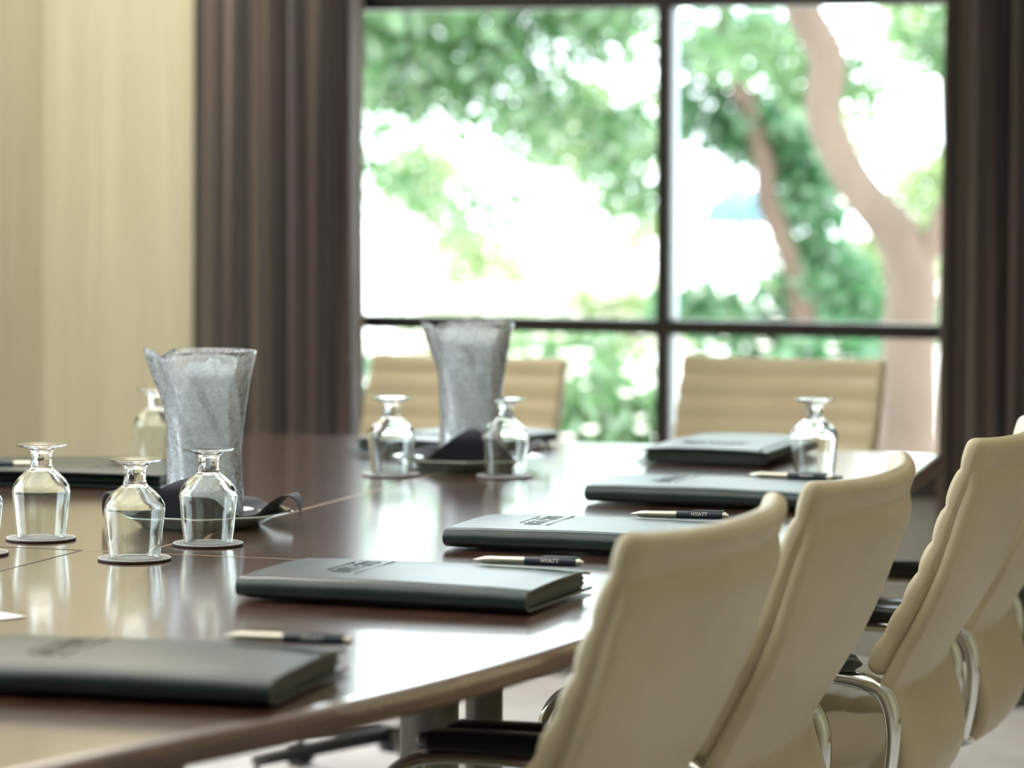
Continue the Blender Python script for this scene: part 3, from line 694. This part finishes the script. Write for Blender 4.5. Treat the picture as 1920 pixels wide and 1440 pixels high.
tree((-3.2, 14, G0), [
    ([(-3.0, 14, G0-.05), (-3.05, 14, .45), (-3.10, 14, .76), (-3.16, 14, .95), (-3.24, 14, 1.14), (-3.26, 14, 1.33), (-3.31, 14, 1.52), (-3.40, 14, 1.75), (-3.5, 14, 2.3)], [.07, .06, .055, .05, .05, .05, .045, .04, .03])],
    [(-3.32, 14.2, 1.48, .42, .4, .28, 1150), (-3.10, 14.2, 1.12, .27, .4, .36, 850), (-3.00, 14.2, .78, .38, .4, .30, 1000), (-3.50, 14.1, 1.84, .55, .4, .28, 800), (-2.72, 14.2, .60, .28, .3, .28, 650), (-3.25, 14.2, .50, .5, .3, .28, 900), (-3.55, 14.2, .66, .34, .3, .20, 300), (-3.62, 14.2, 1.5, .40, .3, .30, 420), (-3.15, 14.2, 1.42, .3, .3, .3, 420)],
    M['leaf_deep'], M['bark2'], .044, 22, 'deep green tree with a thin reddish trunk in the middle of the right pane')
tree((-5.0, 13.5, G0), [
    ([(-5.25, 13.5, G0-.05), (-5.2, 13.5, .6), (-5.1, 13.5, 1.3), (-4.9, 13.5, 2.0), (-4.6, 13.5, 2.8)], [.05, .045, .04, .04, .03])],
    [(-4.95, 13.3, 2.02, .50, .5, .36, 1300), (-4.30, 13.3, 2.02, .55, .5, .36, 1050), (-3.75, 13.3, 2.02, .46, .5, .40, 950), (-4.75, 13.3, 1.68, .50, .4, .34, 620), (-4.15, 13.3, 1.58, .50, .4, .36, 800), (-3.72, 13.4, 1.30, .30, .3, .42, 420), (-4.45, 13.3, 1.80, .5, .4, .3, 520), (-4.9, 13.4, 1.2, .4, .3, .3, 160), (-4.2, 13.4, 1.15, .5, .3, .25, 160)],
    M['leaf'], M['bark2'], .046, 23, 'green leafy tree filling the top of the left window pane')
tree((-6.6, 18, G0), [([(-7.3, 18, G0-.05), (-7.25, 18, .5), (-7.2, 18, 1.3), (-6.9, 18, 2.4)], [.05, .05, .04, .03])],
    [(-6.25, 18, 1.22, .46, .4, .42, 1100), (-6.0, 18, .85, .45, .4, .25, 500), (-5.2, 18, 1.5, .65, .4, .50, 1500), (-5.7, 18, .68, .7, .3, .20, 500), (-5.0, 18, 1.0, .4, .3, .3, 400), (-6.4, 18, 1.9, .6, .4, .5, 900)],
    M['leaf_light'], M['bark2'], .042, 24, 'pale yellow green tree far back in the left window pane')
tree((-3.0, 17, G0), [([(-2.95, 17, G0-.05), (-2.9, 17, .5), (-2.95, 17, 1.3), (-3.0, 17, 2.4)], [.05, .05, .04, .03])],
    [(-2.98, 17, 1.12, .40, .4, .42, 1300), (-3.3, 17, .75, .50, .4, .30, 1300), (-3.7, 17, .62, .40, .4, .22, 600), (-3.05, 17, 2.1, .6, .4, .45, 1000), (-4.4, 17, .5, .5, .4, .28, 800), (-3.7, 17, 1.5, .5, .4, .5, 800)],
    M['leaf_light'], M['bark2'], .042, 25, 'light green tree behind the curved trunk in the right pane')
def shrub(x, y, z, rx, rz, cnt, m, seed, label, flowers=0):
    t = empty('shrub', (x, y, G0)); tag(t, label, 'shrub', 'shrubs below the window')
    link('foliage', leaves([(0, 0, z-G0, rx, .35, rz, cnt)], .04, seed), m, t)
    b = MB()
    for k in range(5): a = k*1.26; b.tube([(0, 0, -.03), (.3*rx*math.cos(a), .1*math.sin(a), (z-G0)*.6), (.6*rx*math.cos(a), .2*math.sin(a), z-G0)], [.015, .012, .006], 6)
    b.build('stem', M['bark2'], t)
    if flowers:
        g = random.Random(seed); b = MB()
        for k in range(flowers):
            c = Vector((g.uniform(-rx, rx)*.9, g.uniform(-.4, -.2), z-G0+g.uniform(-rz, rz)*.9)); s = g.uniform(.012, .03)
            b.lathe([(.0001, -s*.4), (s*.6, -s*.2), (s, .2*s), (.5*s, .1*s), (.0001, .05*s)], 7, c)
        b.build('blossoms', M['petal'], t)
    return t
sh = [(-4.05, 10.6, .42, .42, .34, 1700, 'leaf_deep', 'green shrub low in the left part of the left window', 26), (-3.45, 11.45, .45, .38, .32, 1700, 'leaf', 'green shrub between the far chairs in the lower left pane', 34),
      (-2.98, 10.5, .36, .30, .34, 1500, 'leaf', 'green shrub with white blossoms beside the window mullion', 60), (-2.45, 11.9, .50, .35, .25, 1500, 'leaf_deep', 'dark green shrub behind the chair right of the mullion', 40),
      (-4.9, 15.0, .42, .6, .36, 1600, 'leaf_light', 'pale flowering shrub at the foot of the left pane', 300), (-4.55, 16.2, .50, .6, .40, 1500, 'leaf_light', 'pale flowering shrub at the foot of the left pane, beside the mullion', 300)]
for i, (x, y, z, rx, rz, cnt, m, lab, fl) in enumerate(sh): shrub(x, y, z, rx, rz, cnt, M[m], 40+i, lab, fl)
# patio umbrella seen far off through the right pane
u_ = empty('patio_umbrella', (-3.80, 15.8, G0)); tag(u_, 'pale blue patio umbrella seen blurred through the right window pane', 'umbrella')
b = MB(); b.lathe([(.0001, 1.48), (.07, 1.45), (.17, 1.37), (.21, 1.27), (.20, 1.26), (.16, 1.35), (.0001, 1.45)], 8); b.build('canopy', M['canvas'], u_, smooth=False)
b = MB(); b.lathe([(.018, 0), (.018, 1.5)], 10); b.build('pole', M['grey_col'], u_)
